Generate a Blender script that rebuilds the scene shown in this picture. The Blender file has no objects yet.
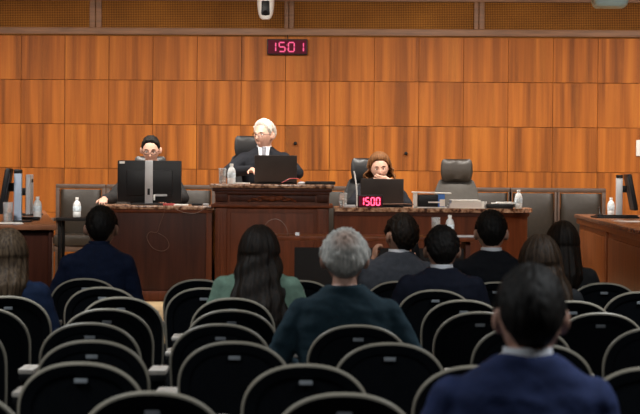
import bpy, bmesh, math, random
from mathutils import Vector, Matrix, noise
random.seed(7)
C = bpy.context.scene.collection
PI = math.pi
def V(*a): return Vector(a)

# ------------------------------------------------------------------ camera
FPX = 2000.0
HC = 1.52
cam_d = bpy.data.cameras.new('camera'); cam = bpy.data.objects.new('camera', cam_d); C.objects.link(cam)
cam_d.sensor_width = 36.0; cam_d.lens = FPX/640*36.0
RM = Matrix.Rotation(PI/2-math.atan(33.5/FPX), 4, 'X') @ Matrix.Rotation(0.0085, 4, 'Z')
cam.matrix_world = Matrix.Translation((0, 0, HC)) @ RM
cam_d.clip_end = 100
cam_d.dof.use_dof = True; cam_d.dof.focus_distance = 17.6; cam_d.dof.aperture_fstop = 6.3
bpy.context.scene.camera = cam
def W(px, py, d):                       # the point seen at (px, py) at distance d down the room
    r = RM.to_3x3() @ V((px-320)/FPX, -(py-207)/FPX, -1)
    return V(0, 0, HC) + r*(d/r.y)
def X(px, d, py=250): return W(px, py, d).x
def Zat(px, py, d): return W(px, py, d).z

# ------------------------------------------------------------------ materials
MATS = {}
def mat(name, col, rough=.6, metal=0, noise_amt=.12, nscale=(8, 8, 8), bump=0, spec=.5, emit=None, trans=0, coat=0, alpha=1):
    if name in MATS: return MATS[name]
    m = bpy.data.materials.new(name); m.use_nodes = True
    nt = m.node_tree; b = nt.nodes['Principled BSDF']
    b.inputs['Roughness'].default_value = rough; b.inputs['Metallic'].default_value = metal
    b.inputs['Specular IOR Level'].default_value = spec
    b.inputs['Transmission Weight'].default_value = trans
    b.inputs['Coat Weight'].default_value = coat
    b.inputs['Alpha'].default_value = alpha
    tc = nt.nodes.new('ShaderNodeTexCoord'); mp = nt.nodes.new('ShaderNodeMapping')
    mp.inputs['Scale'].default_value = nscale
    nz = nt.nodes.new('ShaderNodeTexNoise'); nz.inputs['Scale'].default_value = 1; nz.inputs['Detail'].default_value = 5
    nt.links.new(tc.outputs['Object'], mp.inputs['Vector']); nt.links.new(mp.outputs[0], nz.inputs['Vector'])
    cr = nt.nodes.new('ShaderNodeValToRGB')
    cr.color_ramp.elements[0].position = .3; cr.color_ramp.elements[1].position = .7
    cr.color_ramp.elements[0].color = [c*(1-noise_amt) for c in col]+[1]
    cr.color_ramp.elements[1].color = [min(1, c*(1+noise_amt)) for c in col]+[1]
    nt.links.new(nz.outputs['Fac'], cr.inputs['Fac']); nt.links.new(cr.outputs['Color'], b.inputs['Base Color'])
    if bump:
        bp = nt.nodes.new('ShaderNodeBump'); bp.inputs['Strength'].default_value = bump; bp.inputs['Distance'].default_value = .01
        nt.links.new(nz.outputs['Fac'], bp.inputs['Height']); nt.links.new(bp.outputs[0], b.inputs['Normal'])
    if emit:
        b.inputs['Emission Color'].default_value = list(emit[0])+[1]; b.inputs['Emission Strength'].default_value = emit[1]
    MATS[name] = m
    return m

def panel_wood():
    m = bpy.data.materials.new('wall_veneer'); m.use_nodes = True
    nt = m.node_tree; N = nt.nodes.new; L = nt.links.new; b = nt.nodes['Principled BSDF']
    b.inputs['Roughness'].default_value = .5; b.inputs['Specular IOR Level'].default_value = .18
    tc = N('ShaderNodeTexCoord')
    dv = N('ShaderNodeVectorMath'); dv.operation = 'DIVIDE'; dv.inputs[1].default_value = (.444, 1, .444)
    ad = N('ShaderNodeVectorMath'); ad.operation = 'ADD'; ad.inputs[1].default_value = (-(X(63.3, 20, 60)/.444) % 1, 0, 0)   # panel grid phase
    L(tc.outputs['Object'], dv.inputs[0]); L(dv.outputs[0], ad.inputs[0])
    fl = N('ShaderNodeVectorMath'); fl.operation = 'FLOOR'; L(ad.outputs[0], fl.inputs[0])
    wn = N('ShaderNodeTexWhiteNoise'); wn.noise_dimensions = '3D'; L(fl.outputs[0], wn.inputs['Vector'])
    off = N('ShaderNodeVectorMath'); off.operation = 'MULTIPLY_ADD'
    L(wn.outputs['Color'], off.inputs[0]); off.inputs[1].default_value = (40, 0, 40); L(tc.outputs['Object'], off.inputs[2])
    mp = N('ShaderNodeMapping'); mp.inputs['Scale'].default_value = (8.5, 1, .32); L(off.outputs[0], mp.inputs['Vector'])
    n1 = N('ShaderNodeTexNoise'); n1.inputs['Scale'].default_value = 1; n1.inputs['Detail'].default_value = 2.5; n1.inputs['Roughness'].default_value = .55
    n1.inputs['Distortion'].default_value = .3
    L(mp.outputs[0], n1.inputs['Vector'])
    mp2 = N('ShaderNodeMapping'); mp2.inputs['Scale'].default_value = (70, 1, 1.6); L(off.outputs[0], mp2.inputs['Vector'])
    n2 = N('ShaderNodeTexNoise'); n2.inputs['Scale'].default_value = 1; n2.inputs['Detail'].default_value = 3; L(mp2.outputs[0], n2.inputs['Vector'])
    mx = N('ShaderNodeMath'); mx.operation = 'MULTIPLY_ADD'; mx.inputs[1].default_value = .22
    L(n2.outputs['Fac'], mx.inputs[0]); L(n1.outputs['Fac'], mx.inputs[2])
    mx2 = N('ShaderNodeMath'); mx2.operation = 'MULTIPLY_ADD'; mx2.inputs[1].default_value = .06
    L(wn.outputs['Value'], mx2.inputs[0]); L(mx.outputs[0], mx2.inputs[2])
    cr = N('ShaderNodeValToRGB'); e = cr.color_ramp.elements
    e[0].position = .46; e[0].color = (.150, .044, .008, 1); e[1].position = .84; e[1].color = (.56, .190, .026, 1)
    k = e.new(.58); k.color = (.30, .088, .013, 1); k = e.new(.69); k.color = (.43, .128, .018, 1)
    L(mx2.outputs[0], cr.inputs['Fac']); L(cr.outputs['Color'], b.inputs['Base Color'])
    return m
def lattice_mat():
    m = bpy.data.materials.new('woven_lattice'); m.use_nodes = True
    nt = m.node_tree; N = nt.nodes.new; L = nt.links.new; b = nt.nodes['Principled BSDF']; b.inputs['Roughness'].default_value = .7; b.inputs['Specular IOR Level'].default_value = .15
    tc = N('ShaderNodeTexCoord'); sp = N('ShaderNodeSeparateXYZ'); L(tc.outputs['Object'], sp.inputs[0])
    def mth(op, a, bb=None, c=None):
        n = N('ShaderNodeMath'); n.operation = op
        for i, q in enumerate((a, bb, c)):
            if q is None: continue
            if isinstance(q, (int, float)): n.inputs[i].default_value = q
            else: L(q, n.inputs[i])
        return n.outputs[0]
    s = mth('ADD', sp.outputs['X'], sp.outputs['Z']); d = mth('SUBTRACT', sp.outputs['X'], sp.outputs['Z'])
    k = 2*PI/.034
    a1 = mth('SINE', mth('MULTIPLY', s, k)); a2 = mth('SINE', mth('MULTIPLY', d, k))
    f = mth('MULTIPLY', a1, a2); f = mth('MULTIPLY_ADD', f, .5, .5)
    nz = N('ShaderNodeTexNoise'); nz.inputs['Scale'].default_value = 1.6; nz.inputs['Detail'].default_value = 3
    L(tc.outputs['Object'], nz.inputs['Vector'])
    f2 = mth('MULTIPLY_ADD', nz.outputs['Fac'], .5, mth('MULTIPLY_ADD', f, .75, -.2))
    cr = N('ShaderNodeValToRGB'); e = cr.color_ramp.elements
    e[0].position = .2; e[0].color = (.075, .026, .006, 1); e[1].position = .85; e[1].color = (.46, .185, .03, 1)
    L(f2, cr.inputs['Fac']); L(cr.outputs['Color'], b.inputs['Base Color'])
    bp = N('ShaderNodeBump'); bp.inputs['Distance'].default_value = .006; bp.inputs['Strength'].default_value = .6
    L(f, bp.inputs['Height']); L(bp.outputs[0], b.inputs['Normal'])
    return m
def granite_mat():
    m = bpy.data.materials.new('speckled_granite'); m.use_nodes = True
    nt = m.node_tree; N = nt.nodes.new; L = nt.links.new; b = nt.nodes['Principled BSDF']; b.inputs['Roughness'].default_value = .22
    tc = N('ShaderNodeTexCoord'); nz = N('ShaderNodeTexNoise'); nz.inputs['Scale'].default_value = 28; nz.inputs['Detail'].default_value = 6
    L(tc.outputs['Object'], nz.inputs['Vector'])
    cr = N('ShaderNodeValToRGB'); e = cr.color_ramp.elements
    e[0].position = .38; e[0].color = (.055, .022, .012, 1); e[1].position = .66; e[1].color = (.50, .33, .23, 1)
    k = e.new(.5); k.color = (.26, .14, .085, 1)
    L(nz.outputs['Fac'], cr.inputs['Fac']); L(cr.outputs['Color'], b.inputs['Base Color'])
    return m
def hair_mat(name, c1, c2, rough=.62, patch=None):
    m = bpy.data.materials.new(name); m.use_nodes = True
    nt = m.node_tree; N = nt.nodes.new; L = nt.links.new; b = nt.nodes['Principled BSDF']; b.inputs['Roughness'].default_value = rough; b.inputs['Specular IOR Level'].default_value = .22
    tc = N('ShaderNodeTexCoord'); mp = N('ShaderNodeMapping'); mp.inputs['Scale'].default_value = (90, 90, 12)
    L(tc.outputs['Object'], mp.inputs['Vector'])
    nz = N('ShaderNodeTexNoise'); nz.inputs['Scale'].default_value = 1; nz.inputs['Detail'].default_value = 4; L(mp.outputs[0], nz.inputs['Vector'])
    cr = N('ShaderNodeValToRGB'); e = cr.color_ramp.elements
    e[0].position = .35; e[0].color = list(c1)+[1]; e[1].position = .68; e[1].color = list(c2)+[1]
    L(nz.outputs['Fac'], cr.inputs['Fac'])
    col = cr.outputs['Color']
    if patch:
        vm = N('ShaderNodeVectorMath'); vm.operation = 'DISTANCE'; vm.inputs[1].default_value = patch[0]; L(tc.outputs['Object'], vm.inputs[0])
        mr = N('ShaderNodeMapRange'); mr.inputs['From Min'].default_value = patch[1]*.35; mr.inputs['From Max'].default_value = patch[1]
        mr.inputs['To Min'].default_value = .75; mr.inputs['To Max'].default_value = 0; L(vm.outputs['Value'], mr.inputs['Value'])
        mx = N('ShaderNodeMixRGB'); mx.inputs['Color2'].default_value = list(patch[2])+[1]
        L(mr.outputs[0], mx.inputs['Fac']); L(col, mx.inputs['Color1']); col = mx.outputs['Color']
    L(col, b.inputs['Base Color'])
    bp = N('ShaderNodeBump'); bp.inputs['Distance'].default_value = .004; bp.inputs['Strength'].default_value = .7
    L(nz.outputs['Fac'], bp.inputs['Height']); L(bp.outputs[0], b.inputs['Normal'])
    return m

M_WALL = panel_wood(); M_LAT = lattice_mat(); M_GRAN = granite_mat()
M_TRIM = mat('brown_trim', (.22, .10, .042), .5, nscale=(3, 3, 40), noise_amt=.25)
M_MAHO = mat('dark_mahogany', (.038, .010, .005), .45, nscale=(22, 22, 2), noise_amt=.35, spec=.15)
M_MAHO2 = mat('mid_mahogany', (.095, .025, .009), .45, nscale=(22, 22, 2), noise_amt=.3, spec=.15)
M_TABW = mat('orange_table_wood', (.20, .058, .013), .42, nscale=(14, 14, 1.5), noise_amt=.3, spec=.3)
M_TABT = mat('polished_table_top', (.20, .085, .045), .25, nscale=(6, 6, 6), noise_amt=.45)
M_STAGE = mat('beige_stage_floor', (.50, .36, .20), .5, nscale=(3, 3, 3))
M_CARPET = mat('dark_carpet', (.025, .024, .026), .95, nscale=(60, 60, 60), bump=.3)
M_PLASTER = mat('cream_plaster', (.42, .38, .32), .9)
M_CEIL = mat('ceiling_paint', (.62, .56, .47), .9)
M_SHELL = mat('black_plastic_shell', (.006, .0075, .010), .5, nscale=(30, 30, 30), bump=.05, spec=.2)
M_FAB = mat('dark_seat_fabric', (.007, .009, .013), .8, nscale=(50, 50, 50), bump=.2, spec=.15)
M_RIM = mat('beige_edging', (.42, .38, .30), .45)
M_PAD = mat('cream_armrest', (.70, .64, .57), .5)
M_PLATE = mat('grey_number_plate', (.36, .39, .42), .4, metal=.2)
M_STEEL = mat('dark_steel', (.03, .03, .032), .4, metal=.6)
M_LEATH = mat('black_leather', (.014, .014, .015), .38, nscale=(40, 40, 40), bump=.1)
M_LEATHG = mat('grey_leather', (.065, .058, .050), .5, spec=.3, nscale=(30, 30, 30), bump=.1)
M_LEATHD = mat('charcoal_leather', (.030, .023, .017), .38, spec=.35, nscale=(30, 30, 30), bump=.1)
M_FRAME = mat('taupe_wood_frame', (.085, .050, .034), .45, nscale=(10, 10, 40), noise_amt=.2)
M_BLK = mat('black_plastic', (.008, .008, .009), .4, spec=.22)
M_BLK2 = mat('matt_black', (.007, .006, .006), .8, spec=.15)
M_LID = mat('dark_laptop_lid', (.040, .031, .028), .5, spec=.3)
M_GREY = mat('grey_plastic', (.42, .43, .45), .45)
M_BLUEG = mat('pale_blue_grey', (.32, .39, .50), .45)
M_LGREY = mat('pale_grey_plastic', (.52, .54, .57), .45)
M_WHITE = mat('white_plastic', (.78, .77, .74), .45, noise_amt=.03)
M_PAPER = mat('white_paper', (.80, .79, .76), .8, noise_amt=.03)
M_BLUE = mat('blue_card', (.03, .16, .55), .5)
M_TEAL = mat('pale_teal_housing', (.52, .70, .70), .5, noise_amt=.05)
M_GLASS = mat('clear_glass', (.90, .93, .94), .08, trans=.82, noise_amt=0)
M_PET = mat('clear_bottle_plastic', (.82, .85, .86), .2, trans=.25, noise_amt=.03)
M_BLABEL = mat('pale_bottle_label', (.62, .71, .78), .5, nscale=(60, 60, 60), noise_amt=.3)
M_LED = mat('red_led', (.5, .01, .05), .4, emit=((1, .05, .12), 5.0))
M_LEDDIM = mat('dim_red_led', (.4, .01, .08), .4, emit=((.9, .04, .22), .75))
M_LEDP = mat('clock_screen', (.025, .005, .012), .6, spec=.1, emit=((.6, .01, .06), .10))
M_CABLE = mat('tan_cable', (.11, .055, .035), .5)
M_CABLEW = mat('white_cable', (.7, .68, .66), .5)
M_RED = mat('red_plastic', (.5, .05, .05), .4)
M_SKIN = mat('skin_light', (.62, .36, .26), .5, nscale=(20, 20, 20), noise_amt=.06)
M_SKIN2 = mat('skin_tan', (.46, .25, .17), .5, nscale=(20, 20, 20), noise_amt=.06)
M_SKINP = mat('skin_pink', (.60, .34, .25), .5, nscale=(20, 20, 20), noise_amt=.06)
M_EYEW = mat('eye_white', (.75, .72, .68), .3)
M_IRIS = mat('dark_iris', (.02, .012, .01), .2)
M_LIP = mat('lip', (.45, .20, .16), .5)
M_SHOE = mat('black_shoe', (.01, .01, .01), .3)
M_SHIRT = mat('white_shirt', (.84, .86, .90), .8, noise_amt=.04)
M_TIE = mat('grey_tie', (.11, .11, .13), .5)
M_TROU = mat('dark_trousers', (.012, .013, .018), .9)
M_ICE = mat('clear_water', (.9, .95, .97), .02, trans=1, noise_amt=0)
def suit(name, col): return mat(name, col, .85, nscale=(35, 35, 35), noise_amt=.15, bump=.15, spec=.25)
S_NAVY = suit('bright_navy_wool', (.024, .038, .115)); S_DNAVY = suit('deep_navy_wool', (.008, .011, .024))
S_BLUE = suit('blue_wool', (.007, .014, .042)); S_TEAL = suit('dark_teal_wool', (.018, .042, .058))
S_GREY = suit('slate_grey_wool', (.065, .072, .088)); S_BLACK = suit('black_wool', (.008, .009, .013))
S_GREEN = suit('sage_green_cloth', (.17, .27, .205)); S_ROYAL = suit('royal_blue_knit', (.004, .013, .042))
S_CHAR = suit('charcoal_wool', (.020, .019, .019)); S_DARKF = suit('dark_grey_knit', (.016, .017, .019))
H_BLACK = hair_mat('black_hair', (.004, .0035, .003), (.014, .011, .009))
H_DBROWN = hair_mat('dark_brown_hair', (.005, .0035, .0025), (.022, .013, .008))
H_BROWN = hair_mat('brown_hair', (.012, .007, .004), (.050, .029, .016))
H_ASH = hair_mat('ash_brown_hair', (.03, .018, .010), (.12, .078, .045))
H_RED = hair_mat('auburn_hair', (.10, .040, .014), (.23, .10, .036))
H_WHITE = hair_mat('white_hair', (.40, .36, .31), (.72, .68, .62), .6)

# ------------------------------------------------------------------ mesh helpers
class MB:
    def __init__(s): s.b = bmesh.new()
    def box(s, c, size, rot=None, bev=0):
        g = bmesh.ops.create_cube(s.b, size=1)['verts']
        M = Matrix.Translation(c) @ (rot.to_4x4() if rot else Matrix.Identity(4)) @ Matrix.Diagonal((size[0], size[1], size[2], 1))
        bmesh.ops.transform(s.b, matrix=M, verts=g)
        if bev:
            es = list({e for v in g for e in v.link_edges})
            bmesh.ops.bevel(s.b, geom=es, offset=bev, segments=2, affect='EDGES', profile=.6)
        return s
    def ell(s, c, r, rot=None, u=20, v=14):
        g = bmesh.ops.create_uvsphere(s.b, u_segments=u, v_segments=v, radius=1)['verts']
        M = Matrix.Translation(c) @ (rot.to_4x4() if rot else Matrix.Identity(4)) @ Matrix.Diagonal((r[0], r[1], r[2], 1))
        bmesh.ops.transform(s.b, matrix=M, verts=g); return s
    def rings(s, rings, cap=True, closed_u=True):
        vs = [[s.b.verts.new(p) for p in r] for r in rings]
        n = len(vs[0])
        for a, b in zip(vs, vs[1:]):
            for i in range(n if closed_u else n-1):
                j = (i+1) % n
                s.b.faces.new((a[i], a[j], b[j], b[i]))
        if cap and closed_u:
            s.b.faces.new(vs[0][::-1]); s.b.faces.new(vs[-1])
        return s
    def tube(s, pts, rad, n=10):
        pts = [Vector(p) for p in pts]
        if not hasattr(rad, '__len__'): rad = [rad]*len(pts)
        rings = []; up = None
        for i, p in enumerate(pts):
            t = (pts[min(i+1, len(pts)-1)]-pts[max(i-1, 0)]).normalized()
            if up is None: up = t.orthogonal().normalized()
            up = (up - t*up.dot(t)); up = up.normalized() if up.length > 1e-5 else t.orthogonal().normalized()
            w = t.cross(up)
            rings.append([p + (up*math.cos(a)+w*math.sin(a))*rad[i] for a in [2*PI*k/n for k in range(n)]])
        return s.rings(rings)
    def cap(s, a, b, ra, rb, n=14):                       # tapered capsule
        a = Vector(a); b = Vector(b); s.tube([a, b], [ra, rb], n)
        s.ell(a, (ra,)*3, u=n, v=10); s.ell(b, (rb,)*3, u=n, v=10); return s
    def lathe(s, prof, c=(0, 0, 0), n=20):
        rings = [[V(c[0]+r*math.cos(2*PI*k/n), c[1]+r*math.sin(2*PI*k/n), c[2]+z) for k in range(n)] for r, z in prof]
        return s.rings(rings)
    def prism(s, poly, z0, z1):
        return s.rings([[V(x, y, z0) for x, y in poly], [V(x, y, z1) for x, y in poly]])
    def mesh(s, name):
        bmesh.ops.recalc_face_normals(s.b, faces=s.b.faces)
        me = bpy.data.meshes.new(name); s.b.to_mesh(me); s.b.free(); return me
    def build(s, name, m, parent=None, smooth=True, angle=35):
        return put(name, s.mesh(name), m, parent, smooth, angle)
def put(name, me, m, parent=None, smooth=True, angle=35):
    o = bpy.data.objects.new(name, me); C.objects.link(o); me.materials.append(m)
    if smooth:
        for p in me.polygons: p.use_smooth = True
        me.set_sharp_from_angle(angle=math.radians(angle))
    if parent: o.parent = parent
    return o
def thing(name, label, cat, loc=(0, 0, 0), rz=0, group=None):
    o = bpy.data.objects.new(name, None); C.objects.link(o); o.empty_display_size = .1
    o.location = loc; o.rotation_euler = (0, 0, rz); o['label'] = label; o['category'] = cat
    if group: o['group'] = group
    return o
def tag(o, label, cat, group=None):
    o['label'] = label; o['category'] = cat
    if group: o['group'] = group
    return o
def struct(o): o['kind'] = 'structure'; return o
def dup(root, loc, rz, label, group=None):
    r = root.copy(); C.objects.link(r); r.location = loc; r.rotation_euler = (0, 0, rz); r['label'] = label
    if group: r['group'] = group
    for ch in list(root.children):
        c = ch.copy(); C.objects.link(c); c.parent = r
        for g in list(ch.children):
            d = g.copy(); C.objects.link(d); d.parent = c
    return r
def fuse(mb, voxel, smooth=2, name='m', wr=None):
    me = mb.mesh(name); o = bpy.data.objects.new('tmp', me); C.objects.link(o)
    r = o.modifiers.new('r', 'REMESH'); r.mode = 'VOXEL'; r.voxel_size = voxel
    if smooth:
        q = o.modifiers.new('s', 'SMOOTH'); q.iterations = smooth; q.factor = .5
    dg = bpy.context.evaluated_depsgraph_get(); dg.update()
    me2 = bpy.data.meshes.new_from_object(o.evaluated_get(dg)); me2.name = name
    bpy.data.objects.remove(o); bpy.data.meshes.remove(me)
    if wr:
        amp, sc = wr
        nrm = [v.normal.copy() for v in me2.vertices]
        for v, n_ in zip(me2.vertices, nrm):
            p = v.co; q = V(p.x*sc[0]+p.z*sc[3], p.y*sc[1], p.z*sc[2])
            v.co = p + n_*(amp*noise.noise(q) + amp*.4*noise.noise(q*2.3+V(5, 1, 2)))
    return me2
def lerp(a, b, t): return a+(b-a)*t
def interp(tab, x):
    if x <= tab[0][0]: return tab[0][1]
    for (a, va), (b, vb) in zip(tab, tab[1:]):
        if x <= b:
            t = (x-a)/(b-a); t = t*t*(3-2*t)
            return va+(vb-va)*t
    return tab[-1][1]

# ------------------------------------------------------------------ the room
PLAT = .42; CEIL = 3.29; YW = 20.0; EDGE = 13.05
struct(MB().box((0, 4.5, -.05), (12.6, 17.1, .1)).build('floor', M_CARPET, smooth=False))
struct(MB().box((0, (EDGE+20.6)/2, PLAT/2), (12.6, 20.6-EDGE, PLAT)).build('floor_stage', M_STAGE, smooth=False))
struct(MB().box((0, 8.3, CEIL+.05), (12.6, 24.6, .1)).build('ceiling', M_CEIL, smooth=False))
struct(MB().box((-6.2, 8.3, CEIL/2), (.2, 24.6, CEIL)).build('wall_left', M_WALL, smooth=False))
struct(MB().box((6.2, 8.3, CEIL/2), (.2, 24.6, CEIL)).build('wall_right', M_WALL, smooth=False))
struct(MB().box((0, -4.1, CEIL/2), (12.6, .2, CEIL)).build('wall_rear', M_PLASTER, smooth=False))
struct(MB().box((0, EDGE-.012, PLAT/2-.01), (12.0, .02, PLAT-.02)).build('trim_4', M_CARPET, smooth=False))
# back wall: veneer panels with open joints; local z 0 is the top joint line under the frieze
WROT = math.radians(-2.5)
P = .444
ztop = Zat(320, 36.8, YW)
wb = MB()
wb.box((0, .06, -1.1+(CEIL-ztop)/2), (12.8, .05, 2.2+.5+(CEIL-ztop)))
x0 = X(63.3, YW, 60)
for i in range(-10, 18):
    for r in range(6):
        h = P if r < 5 else ztop-PLAT-5*P
        if h <= 0.02: continue
        zc = -r*P - h/2
        wb.box((x0+i*P+P/2, .018, zc), (P-.0035, .036, h-.0045), bev=.0015)
wall = struct(wb.build('wall_back', M_WALL, smooth=False))
wall.location = (0, YW, ztop); wall.rotation_euler = (0, 0, WROT)
def WL(px, py, out=0):                                   # point on the (slightly turned) back wall
    r = RM.to_3x3() @ V((px-320)/FPX, -(py-207)/FPX, -1)
    n = V(math.sin(WROT), -math.cos(WROT), 0); o = V(0, YW, 0)
    t = (o-V(0, 0, HC)).dot(n)/r.dot(n)
    return V(0, 0, HC)+r*t + n*out
def onwall(o, off=(0, 0, 0)): o.location = (0, YW, ztop); o.rotation_euler = (0, 0, WROT); return o
def wlx(px): p = WL(px, 20); return p.x/math.cos(WROT)
fh = CEIL-ztop
lat = onwall(MB().box((0, .005, fh/2), (12.6, .03, fh)).build('trim_1', M_LAT, smooth=False)); struct(lat)
rl = onwall(MB().box((0, -.022, .045), (12.6, .035, .07), bev=.006).box((0, -.022, fh-.03), (12.6, .05, .05), bev=.006).build('trim_2', M_TRIM)); struct(rl)
st = MB()
for a, b in ((90, 95.6), (96.4, 102), (284.5, 288.6), (289.4, 294), (474, 478.4), (479.2, 484.5), (-98, -86), (670, 681)):
    xa, xb = wlx(a), wlx(b)
    st.box(((xa+xb)/2, -.02, (fh+.08)/2), (xb-xa, .03, fh-.08), bev=.005)
struct(onwall(st.build('trim_3', M_TRIM)))

# ------------------------------------------------------------------ lights
def area(name, loc, size, power, col, rot=(0, 0, 0), spread=PI):
    l = bpy.data.lights.new(name, 'AREA'); l.shape = 'RECTANGLE'; l.size, l.size_y = size; l.energy = power; l.color = col; l.spread = spread
    o = bpy.data.objects.new(name, l); C.objects.link(o); o.location = loc; o.rotation_euler = rot; return o
for i, x in enumerate((-3.6, -1.2, 1.2, 3.6)):
    area('stage_light', (x, 17.2, CEIL-.03), (1.5, .5), 108, (1, .93, .84), (math.radians(26), 0, 0), math.radians(150))
for x in (-2.4, 0, 2.4):
    area('front_light', (x, 11.3, CEIL-.03), (.6, .6), 32, (1, .95, .89), (math.radians(58), 0, 0), math.radians(80))
for x in (-2.0, 2.0):
    for y in (5.2, 9.4):
        area('hall_light', (x, y, CEIL-.03), (.9, .9), 44, (.92, .97, 1), (0, 0, 0), math.radians(140))
w = bpy.data.worlds.new('world'); bpy.context.scene.world = w; w.use_nodes = True
w.node_tree.nodes['Background'].inputs[0].default_value = (.5, .5, .5, 1); w.node_tree.nodes['Background'].inputs[1].default_value = .02
vs = bpy.context.scene.view_settings
vs.view_transform = 'Standard'; vs.look = 'None'; vs.exposure = 0; vs.gamma = 1; vs.use_curve_mapping = False

# ------------------------------------------------------------------ auditorium chairs
CW = .442; CTOP = .88
def arch(w, zt, zb, b, n=22):                          # outline of a round-topped back, from bottom-left over the top to bottom-right
    pts = [(-w*.92, zb), (-w*.98, lerp(zb, zt-b, .55))]
    for k in range(n+1):
        a = PI - PI*k/n
        c, s_ = math.cos(a), math.sin(a)
        pts.append((w*math.copysign(abs(c)**.88, c), zt-b+b*abs(s_)**.88))
    pts += [(w*.98, lerp(zb, zt-b, .55)), (w*.92, zb)]
    return pts
def recl(x, y, z): return V(x, y + .11*(CTOP-z)/.45, z)  # the back leans toward the rear at its top
def make_chair(name, label):
    t = thing(name, label, 'chair')
    hw = CW/2
    ol = arch(hw-.012, CTOP-.012, .40, .172); ol2 = arch(hw-.045, CTOP-.045, .43, .14)
    m = MB()
    r0 = [recl(x, -.006, z) for x, z in ol]; r1 = [recl(x, .0, z) for x, z in ol2]; r1b = [recl(x*.98, .006, z-.004) for x, z in ol2]
    r2 = [recl(x, .035, z) for x, z in ol]
    m.rings([r1b, r1, r0, r2], cap=True)
    m.build('backrest', M_SHELL, t)
    f = [recl(x, .034, z) for x, z in arch(hw-.02, CTOP-.02, .41, .165)]; f2 = [recl(x, .062, z) for x, z in arch(hw-.05, CTOP-.05, .44, .14)]
    MB().rings([f, f2]).build('back_cushion', M_FAB, t)
    path = [recl(x, .012, z) for x, z in arch(hw-.009, CTOP-.009, .42, .172, 30)]
    n = len(path); MB().tube(path, [.0085]*n, 8).build('edge_trim', M_RIM, t)
    MB().box(recl(.0, -.001, CTOP-.066), (.045, .006, .015), bev=.002).build('number_plate', M_PLATE, t)
    MB().box((0, .32, .385), (.44, .42, .075), bev=.03).build('seat', M_FAB, t)
    MB().box((0, .28, .325), (.30, .25, .045), bev=.01).box((0, .16, .36), (.34, .10, .05), bev=.01).build('seat_bracket', M_STEEL, t)
    return t
def arm(t, x):
    MB().box((x, .235, .655), (.050, .22, .022), bev=.009).build('armrest', M_PAD, t)
    m = MB(); m.box((x, .23, .33), (.035, .11, .628), bev=.008); m.box((x, .235, .632), (.042, .22, .03), bev=.006)
    m.box((x, .24, .012), (.06, .34, .024), bev=.006); m.build('stanchion', M_STEEL, t)
proto = make_chair('auditorium_chair', ''); arm(proto, .295)
protoL = None
DROW = [12.01-.882*i for i in range(9)]
ordn = ['first', 'second', 'third', 'fourth', 'fifth', 'sixth', 'seventh', 'eighth', 'ninth']
ROWS = [
 [(85, 'under the man in blue suit'), (199, 'left of the green-jacket woman'), (301, 'left of the grey-haired man'), (400, 'under the man in grey suit'), (497, 'under the black-suited man'), (605, 'empty, before right side table')],
 [(102, 'empty, leftmost'), (204, 'empty, beside the green-jacket woman'), (436, 'under the navy-suited man'), (538, 'behind nearest man\'s head'), (642, 'empty, cut by the right picture edge')],
 [(8, 'under the woman in royal blue'), (121, 'empty, second from left'), (233, 'under the green-jacket woman'), (464.5, 'empty, behind the navy-suited man'), (574, 'under the long-haired brunette woman')],
 [(-17, 'cut by the left picture edge'), (107, 'empty, second from left'), (232, 'empty, behind the green-jacket woman'), (481, 'left of nearest man\'s ear'), (602, 'right of nearest man\'s head')],
 [(-46, 'only its right edge in frame'), (90, 'empty, second from left'), (221, 'empty, third from left'), (359, 'under the grey-haired man'), (524, 'behind nearest man\'s neck'), (657, 'empty, cut by the right edge')],
 [(92, 'empty, leftmost'), (235, 'empty, second from left'), (391, 'empty, third from left'), (540, 'beside nearest man\'s white collar')],
 [(81, 'empty, leftmost'), (307, 'empty, second from left'), (479, 'at nearest man\'s left shoulder'), (653, 'empty, cut by the right edge')],
 [(-50, 'bottom-left corner'), (153, 'empty, bottom left'), (346, 'empty, bottom centre')],
 [(517, 'under the nearest man')],
]
first = True
for i, row in enumerate(ROWS):
    d = DROW[i]; xs = [X(px, d) for px, _ in row]
    for k, (px, desc) in enumerate(row):
        lab = 'black round-backed hall chair, %s row from the dais, %s' % (ordn[i], desc)
        loc = (xs[k], d, 0); rz = math.radians(random.uniform(-1.5, 1.5))
        gap_next = xs[k+1]-xs[k] if k+1 < len(xs) else 9
        if first:
            o = proto; o.location = loc; o.rotation_euler = (0, 0, rz); o['label'] = lab; first = False
        else: o = dup(proto, loc, rz, lab)
        o['group'] = 'auditorium chairs in rows'
        # shared arms: the copied right arm sits midway to the neighbour; row ends get a left arm too
        if k == 0 or xs[k]-xs[k-1] > .78:
            for ch in list(o.children):
                if ch.name.startswith(('armrest', 'stanchion')):
                    c = ch.copy(); c.data = ch.data; C.objects.link(c); c.parent = o; c.location = (-.59, 0, 0)

# ------------------------------------------------------------------ people
def head_pt(u, v, w, off=0.0):
    x, y, z = .079*u, .100*v, .116*w
    if v > 0: y *= .95
    if w < 0:
        t = -w
        x *= 1-.30*t**1.6
        if v < 0: y *= 1-.42*t**1.3
        else: y *= 1+.10*t-.06*t*t
    else: x *= 1-.03*w
    if v > 0 and off == 0:
        ax = abs(x)
        y += .024*math.exp(-(x/.011)**2)*math.exp(-((z+.032)/.020)**2) + .012*math.exp(-(x/.009)**2)*math.exp(-((z+.008)/.022)**2)
        y -= .009*math.exp(-((ax-.031)/.015)**2-((z-.006)/.012)**2)
        y += .004*math.exp(-((ax-.028)/.022)**2-((z-.027)/.008)**2)
        y += .006*math.exp(-(x/.022)**2-((z+.068)/.007)**2)
        y -= .004*math.exp(-(x/.02)**2-((z+.080)/.006)**2)
        y += .014*math.exp(-(x/.026)**2-((z+.098)/.016)**2)
    p = V(x, y, z)
    if off: p += V(u/.076, v/.098, w/.116).normalized()*off
    return p
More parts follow.
